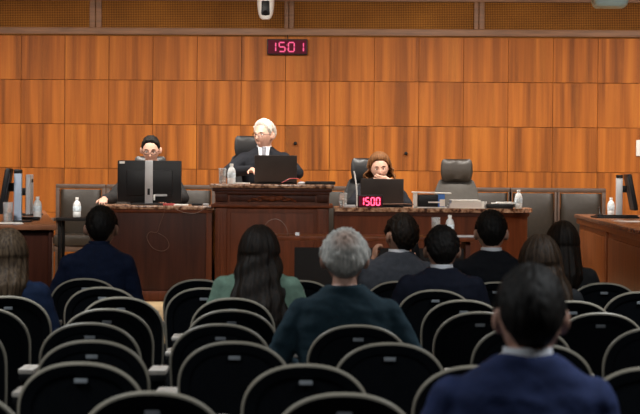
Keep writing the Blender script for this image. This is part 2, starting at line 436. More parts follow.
def add_head(m, M, ear=.087):
    n, k = 44, 34
    rings = []
    for j in range(1, k):
        el = -PI/2+PI*j/k
        rings.append([M @ head_pt(math.sin(a)*math.cos(el), math.cos(a)*math.cos(el), math.sin(el)) for a in [2*PI*i/n for i in range(n)]])
    m.rings(rings)
    for s in (-1, 1):
        m.ell(M @ V(s*ear, -.008, -.006), (.014, .022, .033), M.to_3x3() @ Matrix.Rotation(s*.35, 3, 'Z') @ Matrix.Rotation(.2, 3, 'X'))
HL_MAN = [(0, .070), (35, .068), (55, .045), (68, -.015), (80, -.020), (92, .028), (108, .028), (124, -.035), (150, -.075), (180, -.082)]
HL_HIGH = [(0, .088), (35, .082), (52, .064), (68, .022), (80, .0), (92, .036), (108, .036), (124, -.012), (150, -.048), (180, -.055)]
HL_OLD = [(0, .082), (35, .075), (55, .055), (68, -.010), (80, -.020), (92, .022), (108, .022), (124, -.040), (150, -.072), (180, -.078)]
def short_hair(M, m_, parent, top=.018, side=.014, back=.014, hl=HL_MAN, rough=.006, curl=28, seed=0, name='hair'):
    m = MB(); na, nt = 96, 26; rings = []
    for j in range(nt+1):
        t = j/nt; ring = []
        for i in range(na):
            az = 2*PI*i/na; deg = abs(math.degrees(az)) if az <= PI else 360-math.degrees(az)
            zl = interp(hl, deg); el0 = math.asin(max(-.98, min(.98, zl/.116)))
            el = lerp(el0, PI/2-.01, t**.9)
            u, v, w_ = math.sin(az)*math.cos(el), math.cos(az)*math.cos(el), math.sin(el)
            th = lerp(lerp(side, back, max(0, -v)), top, max(0, w_)**.8)
            ramp = min(1, t/.16)
            q = V(u, v, w_)*curl*.35 + V(seed, seed*2, 0)
            nz = noise.noise(q)+.6*noise.noise(q*2.2)
            th2 = lerp(-.004, th + rough*nz, ramp**.6)
            ring.append(M @ head_pt(u, v, w_, off=th2 if abs(th2) > 1e-4 else 1e-4))
        rings.append(ring)
    m.rings(rings, cap=False)
    m.b.faces.new(m.b.verts[-na:]) if False else None
    top_c = m.b.verts.new(M @ head_pt(0, 0, 1, off=top))
    m.b.verts.ensure_lookup_table()
    last = m.b.verts[len(m.b.verts)-1-na:len(m.b.verts)-1]
    for i in range(na): m.b.faces.new((last[i], last[(i+1) % na], top_c))
    return m.build(name, m_, parent, angle=180)
def long_hair(M, m_, parent, length, cover=62, vol=.02, flare=1.0, wave=.0, seed=0, backdrop=.0, side_front=None, maxbulge=.0, name='hair'):
    # the cap follows the skull; from the ears down the hair hangs as a curtain round the sides and back
    m = MB(); na = 120; rows = []
    a0 = math.radians(cover)
    for j in range(52):
        t = j/51; ring = []
        for i in range(na+1):
            az = lerp(a0, 2*PI-a0, i/na)
            s, c = math.sin(az), math.cos(az)
            lump = 1+.05*math.sin(az*9+seed)+.05*math.sin(az*17+seed*3)+.04*math.sin(az*31+seed)
            L = length*(1+.06*math.sin(az*13+seed)+.05*noise.noise(V(az*4, seed, 0)))
            if t < .45:
                el = lerp(PI/2-.02, -.02, t/.45)
                p = head_pt(s*math.cos(el), c*math.cos(el), math.sin(el), off=vol*lerp(1.2, lump, math.cos(el)))
                # parting: flatten the top toward the centre line
                if math.sin(el) > .8: p.z -= .004*math.exp(-(p.x/.008)**2)
            else:
                q = (t-.45)/.55; z = -.002-(L)*q
                rx = .076+vol*lump + maxbulge*math.sin(min(1, q*1.3)*PI*.5) + .012*flare*q
                ry = .096+vol*lump + .01*q
                yy = c*ry if c < 0 else c*ry*.9
                yy -= backdrop*min(1, q*1.5)**1.1
                if c < 0 and length < .2: yy += .030*math.sin(min(1, q*1.6)*PI)*(-c)*(1 if length > .2 else .6)
                x = s*rx
                w_ = wave*math.sin(z*55+az*3+seed)+wave*.6*noise.noise(V(az*3, z*25, seed))
                if q > .75 : x *= 1-.25*(q-.75)/.25*(.5 if length < .2 else 1)
                p = V(x+s*w_, yy+c*w_, z)
            ring.append(M @ p)
        rows.append(ring)
    # front fringe edge between the two cover angles over the brow
    m.rings(rows, cap=False, closed_u=False)
    fr = []
    for j in range(14):
        el = lerp(PI/2-.02, math.asin(.62), j/13); ring = []
        for i in range(41):
            az = lerp(-a0, a0, i/40)
            e2 = el if j < 13 else el
            lo = lerp(math.asin(.70), .02, (abs(az)/a0)**3.2)
            e2 = lerp(PI/2-.02, lo, j/13)
            o_ = vol*1.1*(1-.9*(j/13)**3) if j < 13 else -.004
            ring.append(M @ head_pt(math.sin(az)*math.cos(e2), math.cos(az)*math.cos(e2), math.sin(e2), off=o_))
        fr.append(ring)
    m.rings(fr, cap=False, closed_u=False)
    me = m.mesh(name); o = put(name, me, m_, parent, angle=180)
    sd = o.modifiers.new('thick', 'SOLIDIFY'); sd.thickness = .014; sd.offset = -1
    return o
def add_hand(m, wrist, fwd, palm, side, curl=.5, spread=1.0, sc=1.0):
    f = Vector(fwd).normalized(); n = Vector(palm); n = (n-f*n.dot(f)).normalized(); r = f.cross(n)   # r: sideways
    if side < 0: r = -r
    # side=+1: thumb toward +r
    w0 = Vector(wrist)
    def P3(a, b, c): return w0 + (r*a + f*b + n*c)*sc
    R = Matrix((r, f, n)).transposed()
    m.cap(P3(0, -.03, 0), P3(0, .02, 0), .024*sc, .026*sc)
    m.ell(P3(0, .05, 0), (.040*sc, .048*sc, .016*sc), R)
    for k, (a, ln) in enumerate(((.029, .068), (.010, .077), (-.010, .072), (-.028, .056))):
        p = P3(a*.95, .083, 0); ang = 0.0; prev = p; rad = .0088
        m.cap(P3(a*.7, .05, 0), p, .010*sc, .0092*sc, 10)
        for q, fr_ in enumerate((.45, .31, .24)):
            ang += curl*(.45+.25*q)
            dr = (f*math.cos(ang)+n*math.sin(ang)+r*(a*3.2*spread)).normalized()
            nx = prev+dr*ln*fr_*sc
            m.cap(prev, nx, rad*sc, (rad-.0008)*sc, 10); prev = nx; rad -= .0008
    b = P3(.030, .020, .004); c1 = P3(.056, .048, .010+.012*curl); c2 = P3(.062, .075, .016+.022*curl)
    m.cap(b, c1, .0115*sc, .010*sc, 10); m.cap(c1, c2, .010*sc, .008*sc, 10)
TORSO_J = [(0, (.185, .125)), (.28, (.172, .122)), (.55, (.192, .130)), (.72, (.208, .122)), (.83, (.204, .108)), (.90, (.165, .092)), (.95, (.112, .080)), (1, (.074, .071))]
TORSO_B = [(0, (.150, .095)), (.28, (.135, .095)), (.55, (.155, .10)), (.74, (.165, .09)), (.85, (.155, .075)), (.925, (.095, .065)), (1, (.052, .054))]
def person(label, loc, yaw, T, floor, skin, hair, top, shirt=None, trousers=None, tie=None, shoulders=1.0, lean=(0, 0), head=(0, 0, 0), hoff=(0, 0),
           arms=None, eyes=False, glasses=None, lips=None, group=None, brow=None, wr=.006, collar_up=0, neck=0, hs=1.07, ear=.087):
    """seated figure, local +y forward, origin on the seat under the hips; T head top above the seat; floor = drop to the ground"""
    t = thing('person', label, 'person', loc, yaw, group)
    HS = hs
    lx, ly = lean; H0 = T-.236-neck
    def spine(q): return V(lx*q**1.5, ly*q**1.4 + .012*math.sin(q*PI), H0*q)
    def sect(tab, q, grow=0, n=32, ex=2.4):
        a, b = interp([(k_, v_[0]) for k_, v_ in tab], q), interp([(k_, v_[1]) for k_, v_ in tab], q)
        a = a*shoulders+grow; b = b+grow; c = spine(q); out = []
        for i in range(n):
            an = 2*PI*i/n; cx, sx = math.cos(an), math.sin(an)
            out.append(c+V(a*math.copysign(abs(cx)**(2/ex), cx), b*math.copysign(abs(sx)**(2/ex), sx), 0))
        return out
    nb = spine(1)
    hc = V(lx+hoff[0], ly+.035+hoff[1], T-.147-neck*.15)
    HM = Matrix.Translation(hc) @ Matrix.Translation((0, -.02, -.07)) @ Matrix.Rotation(head[0], 4, 'Z') @ Matrix.Rotation(head[1], 4, 'X') @ Matrix.Rotation(head[2], 4, 'Y') @ Matrix.Translation((0, .02, .07)) @ Matrix.Scale(HS, 4)
    # arms: (elbow, wrist, finger direction, palm normal, curl)
    A = {}
    for s, k in ((-1, 'L'), (1, 'R')):
        if arms and k in arms: A[k] = arms[k]
        else: A[k] = ((s*.255*shoulders, .04, T-.60), (s*.15, .29, .185), (-s*.25, 1, -.05), (0, 0, -1), .5)
    sh = {k: spine(.82)+V(s*.168*shoulders, 0, -.012) for s, k in ((-1, 'L'), (1, 'R'))}
    # ---- body: one continuous skin
    m = MB(); qs = [0, .1, .2, .3, .42, .55, .65, .72, .78, .83, .87, .90, .93, .95, .975, 1]
    m.rings([sect(TORSO_B, q) for q in qs])
    m.cap(nb-V(0, 0, .04), HM @ V(0, -.022, -.065), .056, .053, 18)
    add_head(m, HM, ear)
    for s, k in ((-1, 'L'), (1, 'R')):
        e, w_, fd, pn, cu = A[k]; e = Vector(e); w_ = Vector(w_)
        m.cap(sh[k], e, .045, .036); m.cap(e, w_, .036, .025)
        add_hand(m, w_, fd, pn, -s, cu)
        hip = V(s*.085, .0, .085); kn = V(s*.125, .44, .085 if floor >= .40 else .09); an = V(s*.12, .47, -floor+.09)
        m.cap(hip, kn, .070, .050); m.cap(kn, an, .046, .034); m.ell((s*.12, .53, -floor+.045), (.038, .11, .036))
    put('body', fuse(m, .0058, 2, 'body'), skin, t, angle=180)
    # ---- jacket
    m = MB(); m.rings([sect(TORSO_J, q) for q in qs])
    for s, k in ((-1, 'L'), (1, 'R')):
        e, w_ = Vector(A[k][0]), Vector(A[k][1])
        m.cap(sh[k], e, .070, .058); m.cap(e, w_.lerp(e, .10), .056, .041)
    put('jacket', fuse(m, .0085, 5, 'jacket', (wr, (9, 9, 14, 5))), top, t, angle=180)
    # ---- trousers and shoes
    m = MB()
    m.ell((0, .0, .08), (.175, .135, .085))
    for s in (-1, 1):
        hip = V(s*.085, .0, .09); kn = V(s*.125, .45, .085); an = V(s*.12, .47, -floor+.10)
        m.cap(hip, kn, .085, .066); m.cap(kn, an, .062, .052)
    put('trousers', fuse(m, .012, 3, 'trousers'), trousers or M_TROU, t, angle=180)
    for s in (-1, 1):
        MB().ell((s*.12, .535, -floor+.047), (.046, .135, .047)).build('shoe', M_SHOE, t)
    # ---- shirt collar, shirt front and tie
    if shirt:
        m = MB(); rr = []
        for q, a, b, dy in ((0, .066, .068, 0), (.5, .0655, .067, 0), (1, .064, .066, .004), (1.0, .059, .061, .004), (0, .060, .062, 0)):
            c = nb.lerp(HM @ V(0, -.02, -.10), .0)+V(0, .0+dy, -.014+.032*q+collar_up*q)
            rr.append([c+V(a*math.sin(2*PI*i/36), b*math.cos(2*PI*i/36), -.030*q*max(0, math.cos(2*PI*i/36))) for i in range(36)])
        m.rings(rr, cap=False); m.build('shirt_collar', shirt, t, angle=60)
    def strip(name, mt, q0, q1, hw, grow, n=12):
        rr = []
        for j in range(n+1):
            q = lerp(q0, q1, j/n); a = interp([(k_, v_[0]) for k_, v_ in TORSO_J], q)*shoulders+grow; b = interp([(k_, v_[1]) for k_, v_ in TORSO_J], q)+grow
            c = spine(q); h = hw(j/n); row = []
            for i in range(13):
                x = lerp(-h, h, i/12); yy = b*max(0, 1-(abs(x)/a)**2.4)**(1/2.4)
                row.append(c+V(x, yy, 0))
            rr.append(row)
        m = MB(); m.rings(rr, cap=False, closed_u=False); o = m.build(name, mt, t, angle=180)
        sd = o.modifiers.new('thick', 'SOLIDIFY'); sd.thickness = .012; sd.offset = 0
    if tie:
        strip('shirt_front', shirt, .38, 1.0, lambda u: .006+.046*u**.8, .006)
        strip('tie', tie, .40, .99, lambda u: .024-.008*u if u < .88 else .020, .016)
        for s in (-1, 1):
            rr = []
            for j in range(11):
                u = j/10; q = lerp(.40, .97, u); b = interp([(k_, v_[1]) for k_, v_ in TORSO_J], q); c = spine(q)
                xi = .008+.044*u**.8; xo = xi + .045*math.sin(PI*min(1, .15+u*.95))+.004
                rr.append([c+V(s*x_, (b+.014)*max(0, 1-(x_/(.2*shoulders))**2.4)**(1/2.4), 0) for x_ in (xi, (xi+xo)/2, xo)])
            m = MB(); m.rings(rr, cap=False, closed_u=False); o = m.build('lapel', top, t, angle=180)
            sd = o.modifiers.new('thick', 'SOLIDIFY'); sd.thickness = .012; sd.offset = 0
    # ---- hair, eyes, glasses
    hair(HM, t)
    if eyes:
        for s in (-1, 1):
            e = MB().ell(HM @ V(s*.031, .0745, .004), (.0125, .010, .0062), HM.to_3x3()).build('eye', M_EYEW, t)
            MB().ell(HM @ V(s*.031, .0825, .005), (.0055, .0035, .0060), HM.to_3x3()).build('iris', M_IRIS, e)
            pts = [HM @ V(s*x_, y_, z_) for x_, y_, z_ in ((.013, .0905, .026), (.026, .089, .031), (.040, .081, .030), (.050, .070, .024))]
            MB().tube(pts, [.003, .0042, .0038, .002], 8).build('eyebrow', brow or M_IRIS, t)
        MB().ell(HM @ V(0, .0805, -.069), (.022, .006, .006), HM.to_3x3()).build('lips', lips or M_LIP, t)
    if glasses:
        m = MB()
        for s in (-1, 1):
            cx = s*.032
            m.tube([HM @ V(cx+.024*math.copysign(abs(math.cos(a))**.7, math.cos(a)), .103-.012*((cx+.024*math.cos(a))/.056)**2, .002+.016*math.copysign(abs(math.sin(a))**.7, math.sin(a))) for a in [2*PI*i/20 for i in range(21)]], .0024, 6)
            m.tube([HM @ V(s*.056, .092, .006), HM @ V(s*.078, .05, .006), HM @ V(s*.080, -.01, .004)], .002, 6)
        m.tube([HM @ V(-.009, .104, .004), HM @ V(0, .108, .006), HM @ V(.009, .104, .004)], .002, 6)
        m.build('glasses', glasses, t)
    return t, HM
def seatpt(px, d, dx=0): return (X(px, d)+dx, d+.265, .425)
def topT(px, py, d): return Zat(px, py, d+.28)-.425
G_AUD = None
# audience, from the dais back to the camera
def aud(label, px, row, py, skin, hair, top, headpx=None, **kw):
    d = DROW[row-1]; T = topT(px, py, d); x = X(px, d+.27)
    if headpx is not None:
        kw['lean'] = ((X(headpx, d+.3, py)-x)*.8, kw.get('ly', -.03)); kw['hoff'] = ((X(headpx, d+.3, py)-x)*.2, 0)
    else: kw.setdefault('lean', (0, kw.get('ly', -.03)))
    kw.pop('ly', None)
    return person(label, (x, d+.265, .425), kw.pop('yaw', 0), T, .425, skin, hair, top, **kw)
aud('person with short black hair in a blue suit, seated far left before the dais', 94, 1, 205, M_SKIN2,
    lambda HM, t: short_hair(HM, H_BLACK, t, .022, .018, .016, seed=1), S_BLUE, headpx=102, shirt=S_BLUE, shoulders=.98)
gt, GH = aud('person in slate-grey suit leaning left with both hands raised beside his neck', 388, 1, 213.5, M_SKIN2,
    lambda HM, t: short_hair(HM, H_DBROWN, t, .024, .020, .018, rough=.009, seed=3), S_GREY, headpx=402, shoulders=1.08, ly=.02, head=(.35, .10, .05), shirt=M_SHIRT,
    arms={'L': ((-.25, .22, .36), (-.075, .25, .545), (.05, .1, 1), (1, .3, 0), 1.5), 'R': ((.29, .16, .35), (.125, .25, .53), (-.05, .1, 1), (-.1, 1, 0), 1.1)})
aud('person in black suit with white collar, right of the wavy-haired man in navy', 490, 1, 209.5, M_SKIN,
    lambda HM, t: short_hair(HM, H_BLACK, t, .024, .017, .016, rough=.007, seed=5), S_BLACK, headpx=491, neck=.012, shirt=M_SHIRT, shoulders=1.06)
aud('person with dark straight hair in a dark top, before the right side table', 569, 1, 221, M_SKIN,
    lambda HM, t: long_hair(HM, H_DBROWN, t, .24, vol=.022, flare=1.5, seed=2, backdrop=.07), S_DARKF, headpx=563, shoulders=.80, ear=.074, ly=.0)
aud('person with wavy black hair in dark navy suit, right of the grey-suited man', 439, 2, 225.5, M_SKIN2,
    lambda HM, t: short_hair(HM, H_BLACK, t, .024, .020, .018, rough=.010, seed=8), S_DNAVY, headpx=442, shirt=M_SHIRT, shoulders=1.10)
aud('person with ash-brown shoulder-length hair in royal blue, at the left edge', 10, 3, 228.5, M_SKIN,
    lambda HM, t: long_hair(HM, H_ASH, t, .195, vol=.022, flare=1.2, seed=4, backdrop=.06), S_ROYAL, headpx=8, shoulders=.92, ear=.074, ly=.02)
aud('person in sage-green jacket with very long dark brown hair', 256, 3, 227, M_SKIN,
    lambda HM, t: long_hair(HM, H_DBROWN, t, .40, vol=.026, flare=2.0, wave=.006, seed=6, maxbulge=.028, backdrop=.125), S_GREEN, headpx=259, shoulders=1.03, neck=-.032, ear=.074, ly=.035)
aud('person with long brown hair, half hidden behind the nearest man\'s head', 549, 3, 236, M_SKIN,
    lambda HM, t: long_hair(HM, H_BROWN, t, .36, vol=.028, flare=4, wave=.004, seed=9, maxbulge=.042, backdrop=.11), S_DARKF, headpx=541, shoulders=.85, ear=.074, ly=.02)
H_GREY = None
def grey_hair(HM, t):
    c = HM @ V(0, -.075, .085)
    m = hair_mat('grey_hair', (.40, .39, .36), (.74, .71, .65), .6, patch=(tuple(c), .075, (.52, .33, .25)))
    short_hair(HM, m, t, .016, .036, .028, hl=HL_OLD, rough=.010, curl=24, seed=11)
aud('person with thinning grey hair in a dark teal suit, centre of the audience', 346, 5, 226, M_SKINP, grey_hair, S_TEAL, headpx=345, neck=.025, shoulders=1.10, ly=.02, wr=.008,
    arms={'L': ((-.305, .06, .27), (-.17, .30, .185), (.25, 1, -.05), (0, 0, -1), .5), 'R': ((.305, .06, .27), (.17, .30, .185), (-.25, 1, -.05), (0, 0, -1), .5)})
aud('person in bright navy suit and white collar, nearest the camera, seen from behind', 513, 9, 263, M_SKINP,
    lambda HM, t: short_hair(HM, H_BLACK, t, .020, .012, .014, rough=.005, seed=13), S_NAVY, ear=.081, headpx=531, shirt=M_SHIRT, shoulders=1.06, ly=.0)
ph = GH.translation
pl = gt.location
MB().box((pl.x+.178, pl.y+.300, pl.z+.615), (.058, .010, .135), Matrix.Rotation(-.15, 3, 'Y'), bev=.004).build('mobile_phone', M_BLK)
tag(bpy.data.objects['mobile_phone'], 'black phone held up beside the neck of the grey-suited man', 'phone')

# ------------------------------------------------------------------ office chairs behind the dais
def exec_chair(label, loc, rz, lm=M_LEATH, hm=M_LEATH):
    t = thing('office_chair', label, 'chair', loc, rz, 'high-backed office chairs behind the dais')
    # local: front toward -y (to the hall); origin on the floor under the seat
    rr = []
    for z, w_, y, th in ((.50, .20, .20, .05), (.62, .225, .215, .05), (.80, .222, .235, .045), (.95, .20, .255, .04), (1.04, .165, .27, .035), (1.07, .12, .275, .02)):
        rr.append([V(w_*math.copysign(abs(math.cos(a))**.6, math.cos(a)), y-.05*(1-abs(math.cos(a)))*0+.04*math.cos(a)**2*-1+th*math.sin(a), z) for a in [2*PI*i/28 for i in range(28)]])
    MB().rings(rr).build('backrest', lm, t)
    rr = []
    for z, w_, th in ((1.035, .11, .015), (1.06, .138, .038), (1.12, .150, .045), (1.19, .148, .042), (1.23, .138, .03), (1.245, .12, .01)):
        rr.append([V(w_*math.copysign(abs(math.cos(a))**.55, math.cos(a)), .225-.03*math.cos(a)**2+th*math.sin(a), z) for a in [2*PI*i/28 for i in range(28)]])
    MB().rings(rr).build('headrest', hm, t)
    MB().box((0, -.03, .46), (.50, .48, .10), bev=.04).build('seat', lm, t)
    for s in (-1, 1):
        MB().tube([(s*.26, .14, .44), (s*.285, .13, .58), (s*.285, .08, .655), (s*.285, -.16, .66)], .016, 8).build('arm_frame', M_STEEL, t)
        MB().box((s*.285, -.05, .675), (.06, .26, .03), bev=.012).build('armrest', lm, t)
    MB().lathe([(.03, .09), (.03, .28), (.022, .29), (.022, .42)]).build('gas_column', M_STEEL, t)
    for k in range(5):
        a = 2*PI*k/5+.3
        lg = MB().tube([(0, 0, .10), (.28*math.cos(a), .28*math.sin(a), .068)], [.028, .016], 8).build('base_leg', M_STEEL, t)
        MB().ell((.28*math.cos(a), .28*math.sin(a), .03), (.030, .030, .030), u=12, v=8).build('caster', M_BLK, lg)
    return t
exec_chair('empty grey leather office chair with dark headrest, right of the woman', (X(455.5, 18.7), 18.45, PLAT), 0, M_LEATHG, M_LEATHD)
exec_chair('black leather office chair behind the auburn-haired woman on the dais', (X(369, 18.5), 18.25, PLAT), math.radians(8))
RISER = .25
exec_chair('black leather office chair behind the white-haired man on the podium', (X(253.5, 18.4), 18.15, PLAT+RISER), math.radians(14)).scale = (.93, .93, .955)
exec_chair('black office chair of the man behind the left desk monitor', (X(150, 18.4), 18.17, PLAT), 0)
# ------------------------------------------------------------------ people on the dais (facing the hall: local -> rotate by pi)
def dais(label, px, d, py, seat, floor, skin, hair, top, **kw):
    z = Zat(px, py, d)
    return person(label, (X(px, d, 150), d+kw.pop('back', .10), seat), PI+kw.pop('turn', 0), z-seat, floor, skin, hair, top, **kw)
sL = PLAT+.515
dais('person in dark suit with short dark hair and glasses behind the left desk monitor', 151, 17.95, 132.3, sL, sL-PLAT, M_SKINP,
     lambda HM, t: short_hair(HM, H_BLACK, t, .022, .007, .010, hl=HL_HIGH, rough=.008, seed=21), S_CHAR, hs=.98, neck=.03, lips=M_SKINP, shirt=M_SHIRT, tie=M_TIE, eyes=True, glasses=M_IRIS, head=(.0, -.30, 0), lean=(0, .06),
     arms={'L': ((-.30, .22, .36), (-.18, .46, .355), (.3, 1, -.05), (0, 0, -1), .5), 'R': ((.33, .25, .35), (.375, .50, .345), (-.05, 1, -.05), (0, 0, -1), .6)})
sP = PLAT+RISER+.515
dais('person with white hair and glasses in black suit and grey tie on the podium', 264, 17.85, 118.5, sP, sP-PLAT-RISER, M_SKINP,
     lambda HM, t: short_hair(HM, H_WHITE, t, .026, .019, .018, hl=HL_HIGH, rough=.010, seed=23), S_BLACK, shirt=M_SHIRT, tie=M_TIE, eyes=True, glasses=M_STEEL, brow=H_WHITE, lips=M_SKINP, hs=1.04, neck=.016,
     head=(-.60, .0, 0), lean=(0, .02), shoulders=1.06, hoff=(-.01, 0),
     arms={'L': ((-.30, .20, .34), (-.16, .42, .36), (.4, 1, -.05), (0, 0, -1), .5), 'R': ((.31, .20, .34), (.10, .40, .36), (-.5, 1, -.05), (0, 0, -1), .5)})
sW = PLAT+.515
dais('person with auburn bob resting her chin on her hand behind a laptop', 380, 17.85, 150.8, sW, sW-PLAT, M_SKINP,
     lambda HM, t: long_hair(HM, H_RED, t, .105, cover=80, vol=.036, flare=1.6, wave=.015, seed=25, maxbulge=.018), S_BLACK, hs=.97, neck=.02, ear=.074, eyes=True, head=(.05, -.18, .06), lean=(0, .06), shoulders=.88,
     arms={'L': ((-.23, .30, .32), (-.085, .225, .525), (.95, .02, .16), (0, -1, .25), .55), 'R': ((.24, .25, .31), (.12, .44, .32), (-.6, 1, -.05), (0, 0, -1), .5)})

# ------------------------------------------------------------------ dais furniture
YF = 17.0
DT = Zat(150, 205.5, YF)                                   # desk top height
# left desk
x0_, x1_ = X(101, YF), X(213.5, YF)
t = thing('dais_desk', 'dark mahogany desk with speckled stone top, left of the podium', 'desk', ((x0_+x1_)/2, YF+.375, PLAT))
wd = x1_-x0_; h = DT-PLAT
MB().box((0, 0, h/2-.02), (wd-.05, .68, h-.05), bev=.004).build('body', M_MAHO, t)
MB().box((0, -.01, h-.016), (wd, .75, .032), bev=.008).build('desk_top', M_GRAN, t)
MB().box((0, -.012, .045), (wd-.03, .71, .09), bev=.01).build('plinth', M_MAHO2, t)
m = MB()
m.box((0, -.345, h-.045), (wd-.02, .03, .03), bev=.006)
for xx in (-wd*.5+.04, wd*.5-.04): m.box((xx, -.345, h*.5), (.05, .02, h-.12), bev=.004)
m.build('moulding', M_MAHO2, t)
# podium
pT = Zat(275, 184.3, YF-.05)
x0_, x1_ = X(209.5, YF), X(334, YF)
t = thing('podium', 'tall carved mahogany podium desk in the centre of the dais', 'desk', ((x0_+x1_)/2, YF+.35, PLAT))
wd = x1_-x0_; h = pT-PLAT; bw = wd-.09
zm = Zat(275, 206, YF)-PLAT                                # moulding under the frieze
MB().box((0, .0, h/2-.02), (bw, .66, h-.04), bev=.004).build('body', M_MAHO2, t)
MB().box((0, -.01, h-.016), (wd, .78, .032), bev=.01).build('counter_top', M_GRAN, t)
MB().box((0, -.01, h-.048), (wd-.04, .73, .034), bev=.012).box((0, -.01, h-.075), (wd-.08, .70, .03), bev=.01).build('cornice', M_MAHO, t)
MB().box((0, -.012, zm), (wd-.02, .735, .028), bev=.01).build('moulding', M_MAHO2, t)
MB().box((0, -.012, .05), (wd-.05, .72, .10), bev=.012).build('plinth', M_MAHO2, t)
for s in (-1, 1):
    pm = MB(); xx = s*(bw/2-.055)
    pm.box((xx, -.342, (zm)/2+.04), (.09, .03, zm-.12), bev=.006)
    for q in (-.026, 0, .026): pm.box((xx+q, -.358, zm/2+.04), (.014, .012, zm-.2), bev=.004)
    pm.build('pilaster', M_MAHO2, t)
    MB().box((xx, -.342, (zm+h)/2-.02), (.10, .03, h-zm-.11), bev=.008).build('frieze_block', M_MAHO, t)
MB().box((0, -.335, zm/2+.03), (bw-.26, .02, zm-.18), bev=.008).build('front_panel', M_MAHO2, t)
MB().box((0, -.332, (zm+h)/2-.03), (bw-.24, .012, h-zm-.13), bev=.004).build('frieze_panel', M_MAHO, t)
m = MB(); zc = (zm+h)/2-.03
m.ell((0, -.342, zc), (.035, .014, .026))
for s in (-1, 1):
    for k in range(6):
        u = k/5; m.ell((s*(.045+.15*u), -.34, zc-.014*u+.012*math.sin(k*2.1)), (.024-.010*u, .010, .016-.008*u), Matrix.Rotation(s*.5*math.sin(k*1.7), 3, 'Y'))
    m.tube([(s*.02, -.34, zc+.01), (s*.08, -.342, zc+.022), (s*.15, -.34, zc-.006), (s*.21, -.338, zc-.018)], [.008, .007, .006, .003], 8)
m.build('carving', M_MAHO2, t)
struct(MB().box(((x0_+x1_)/2, YF+1.35, PLAT+RISER/2), (wd+.35, 1.26, RISER), bev=.006).build('floor_riser', M_MAHO, smooth=False))
# right desk, its right end swept back in a curve
x0_, x1_ = X(334, YF), X(536, YF)
def sweep(off, n=12):
    pts = [(x0_, YF-off)]
    cx, ry = x1_-.38, .46
    for k in range(n+1):
        a = -PI/2+PI/2*k/n
        pts.append((cx+(.38+off)*math.cos(a), YF+ry+(ry+off)*math.sin(a)))
    pts += [(x1_+off, YF+.75), (x0_, YF+.75)]
    return pts
hd = Zat(430, 208.2, YF)
t = thing('dais_desk', 'long dark mahogany desk with curved right end, right of the podium', 'desk', (0, 0, 0))
MB().prism(sweep(-.03), PLAT, hd-.03).build('body', M_MAHO2, t)
MB().prism(sweep(.012), hd-.034, hd).build('desk_top', M_GRAN, t)
MB().prism(sweep(-.012), PLAT, PLAT+.09).build('plinth', M_MAHO2, t)
MB().prism(sweep(-.014), hd-.07, hd-.036).build('moulding', M_MAHO, t)
DTR = hd

# low clerks' table in front of the podium
YT = 14.2
x0_, x1_ = X(262, YT), X(474, YT); zt = Zat(320, 236.5, YT)
t = thing('clerk_table', 'low dark table in front of the podium, seen past the audience', 'table', ((x0_+x1_)/2, YT+.3, PLAT))
wd = x1_-x0_; h = zt-PLAT
MB().box((0, 0, h-.015), (wd, .60, .03), bev=.006).build('table_top', M_MAHO2, t)
MB().box((.08, -.24, h/2-.03), (wd-.30, .02, h-.10), bev=.003).build('modesty_panel', M_BLK2, t)
for s in (-1, 1): MB().box((s*(wd/2-.04), 0, h/2-.015), (.035, .52, h-.03), bev=.004).build('end_panel', M_MAHO, t)
for q in (-.18, .24): MB().box((q, -.255, h/2-.03), (.03, .012, h-.10), bev=.003).build('panel_batten', M_BLK, t)
ZCT = zt

# side tables, splayed
def side_table(label, pa, pb, depth_dir, zt):
    (xa, ya), (xb, yb) = pa, pb                             # inner edge: near end a, far end b
    t = thing('side_table', label, 'table', (xa, ya, PLAT))
    u = V(xb-xa, yb-ya, 0); L_ = u.length; u.normalize(); n = V(depth_dir, 0, 0); n = (n-u*n.dot(u)).normalized()
    ang = math.atan2(u.y, u.x); R = Matrix.Rotation(ang, 3, 'Z'); h = zt-PLAT; D = .78
    def bx(m, a0, a1, b0, b1, z0, z1, bev=.004):
        c = u*((a0+a1)/2)+n*((b0+b1)/2)+V(0, 0, (z0+z1)/2); m.box(c, (a1-a0, b1-b0, z1-z0), R, bev)
    m = MB(); bx(m, 0, L_, 0, D, h-.035, h, .01); m.build('table_top', M_TABT, t)
    m = MB(); bx(m, .04, L_-.04, .05, D-.03, .06, h-.035); m.build('body', M_TABW if depth_dir > 0 else M_MAHO, t)
    m = MB(); bx(m, .03, L_-.03, .035, D-.02, 0, .07, .01); m.build('plinth', M_TABW if depth_dir > 0 else M_MAHO, t)
    k = 2 if depth_dir > 0 else 4; w_ = (L_-.1)/k
    for i in range(k):
        a = .05+i*w_
        m = MB(); bx(m, a+.14, a+w_-.14, .036, .055, .16, h-.13, .012); m.build('front_panel', M_TABW if depth_dir > 0 else M_MAHO, t)
        m = MB(); bx(m, a-.03, a+.03, .03, .055, .07, h-.05, .006); m.build('pilaster', M_TABW if depth_dir > 0 else M_MAHO, t)
    m = MB(); bx(m, .02, L_-.02, .02, .05, h-.085, h-.035, .01); m.build('moulding', M_TABW if depth_dir > 0 else M_MAHO, t)
    return t
ZS = 1.165
side_table('polished dark side table at the left edge carrying monitors', (X(57, 13.2, 225), 13.2), (X(45, 18.2, 209), 18.2), -1, ZS)
side_table('orange-brown panelled side table at the right edge', (X(641, 13.2, 230), 13.2), (X(574, 18.5, 213), 18.5), 1, ZS)
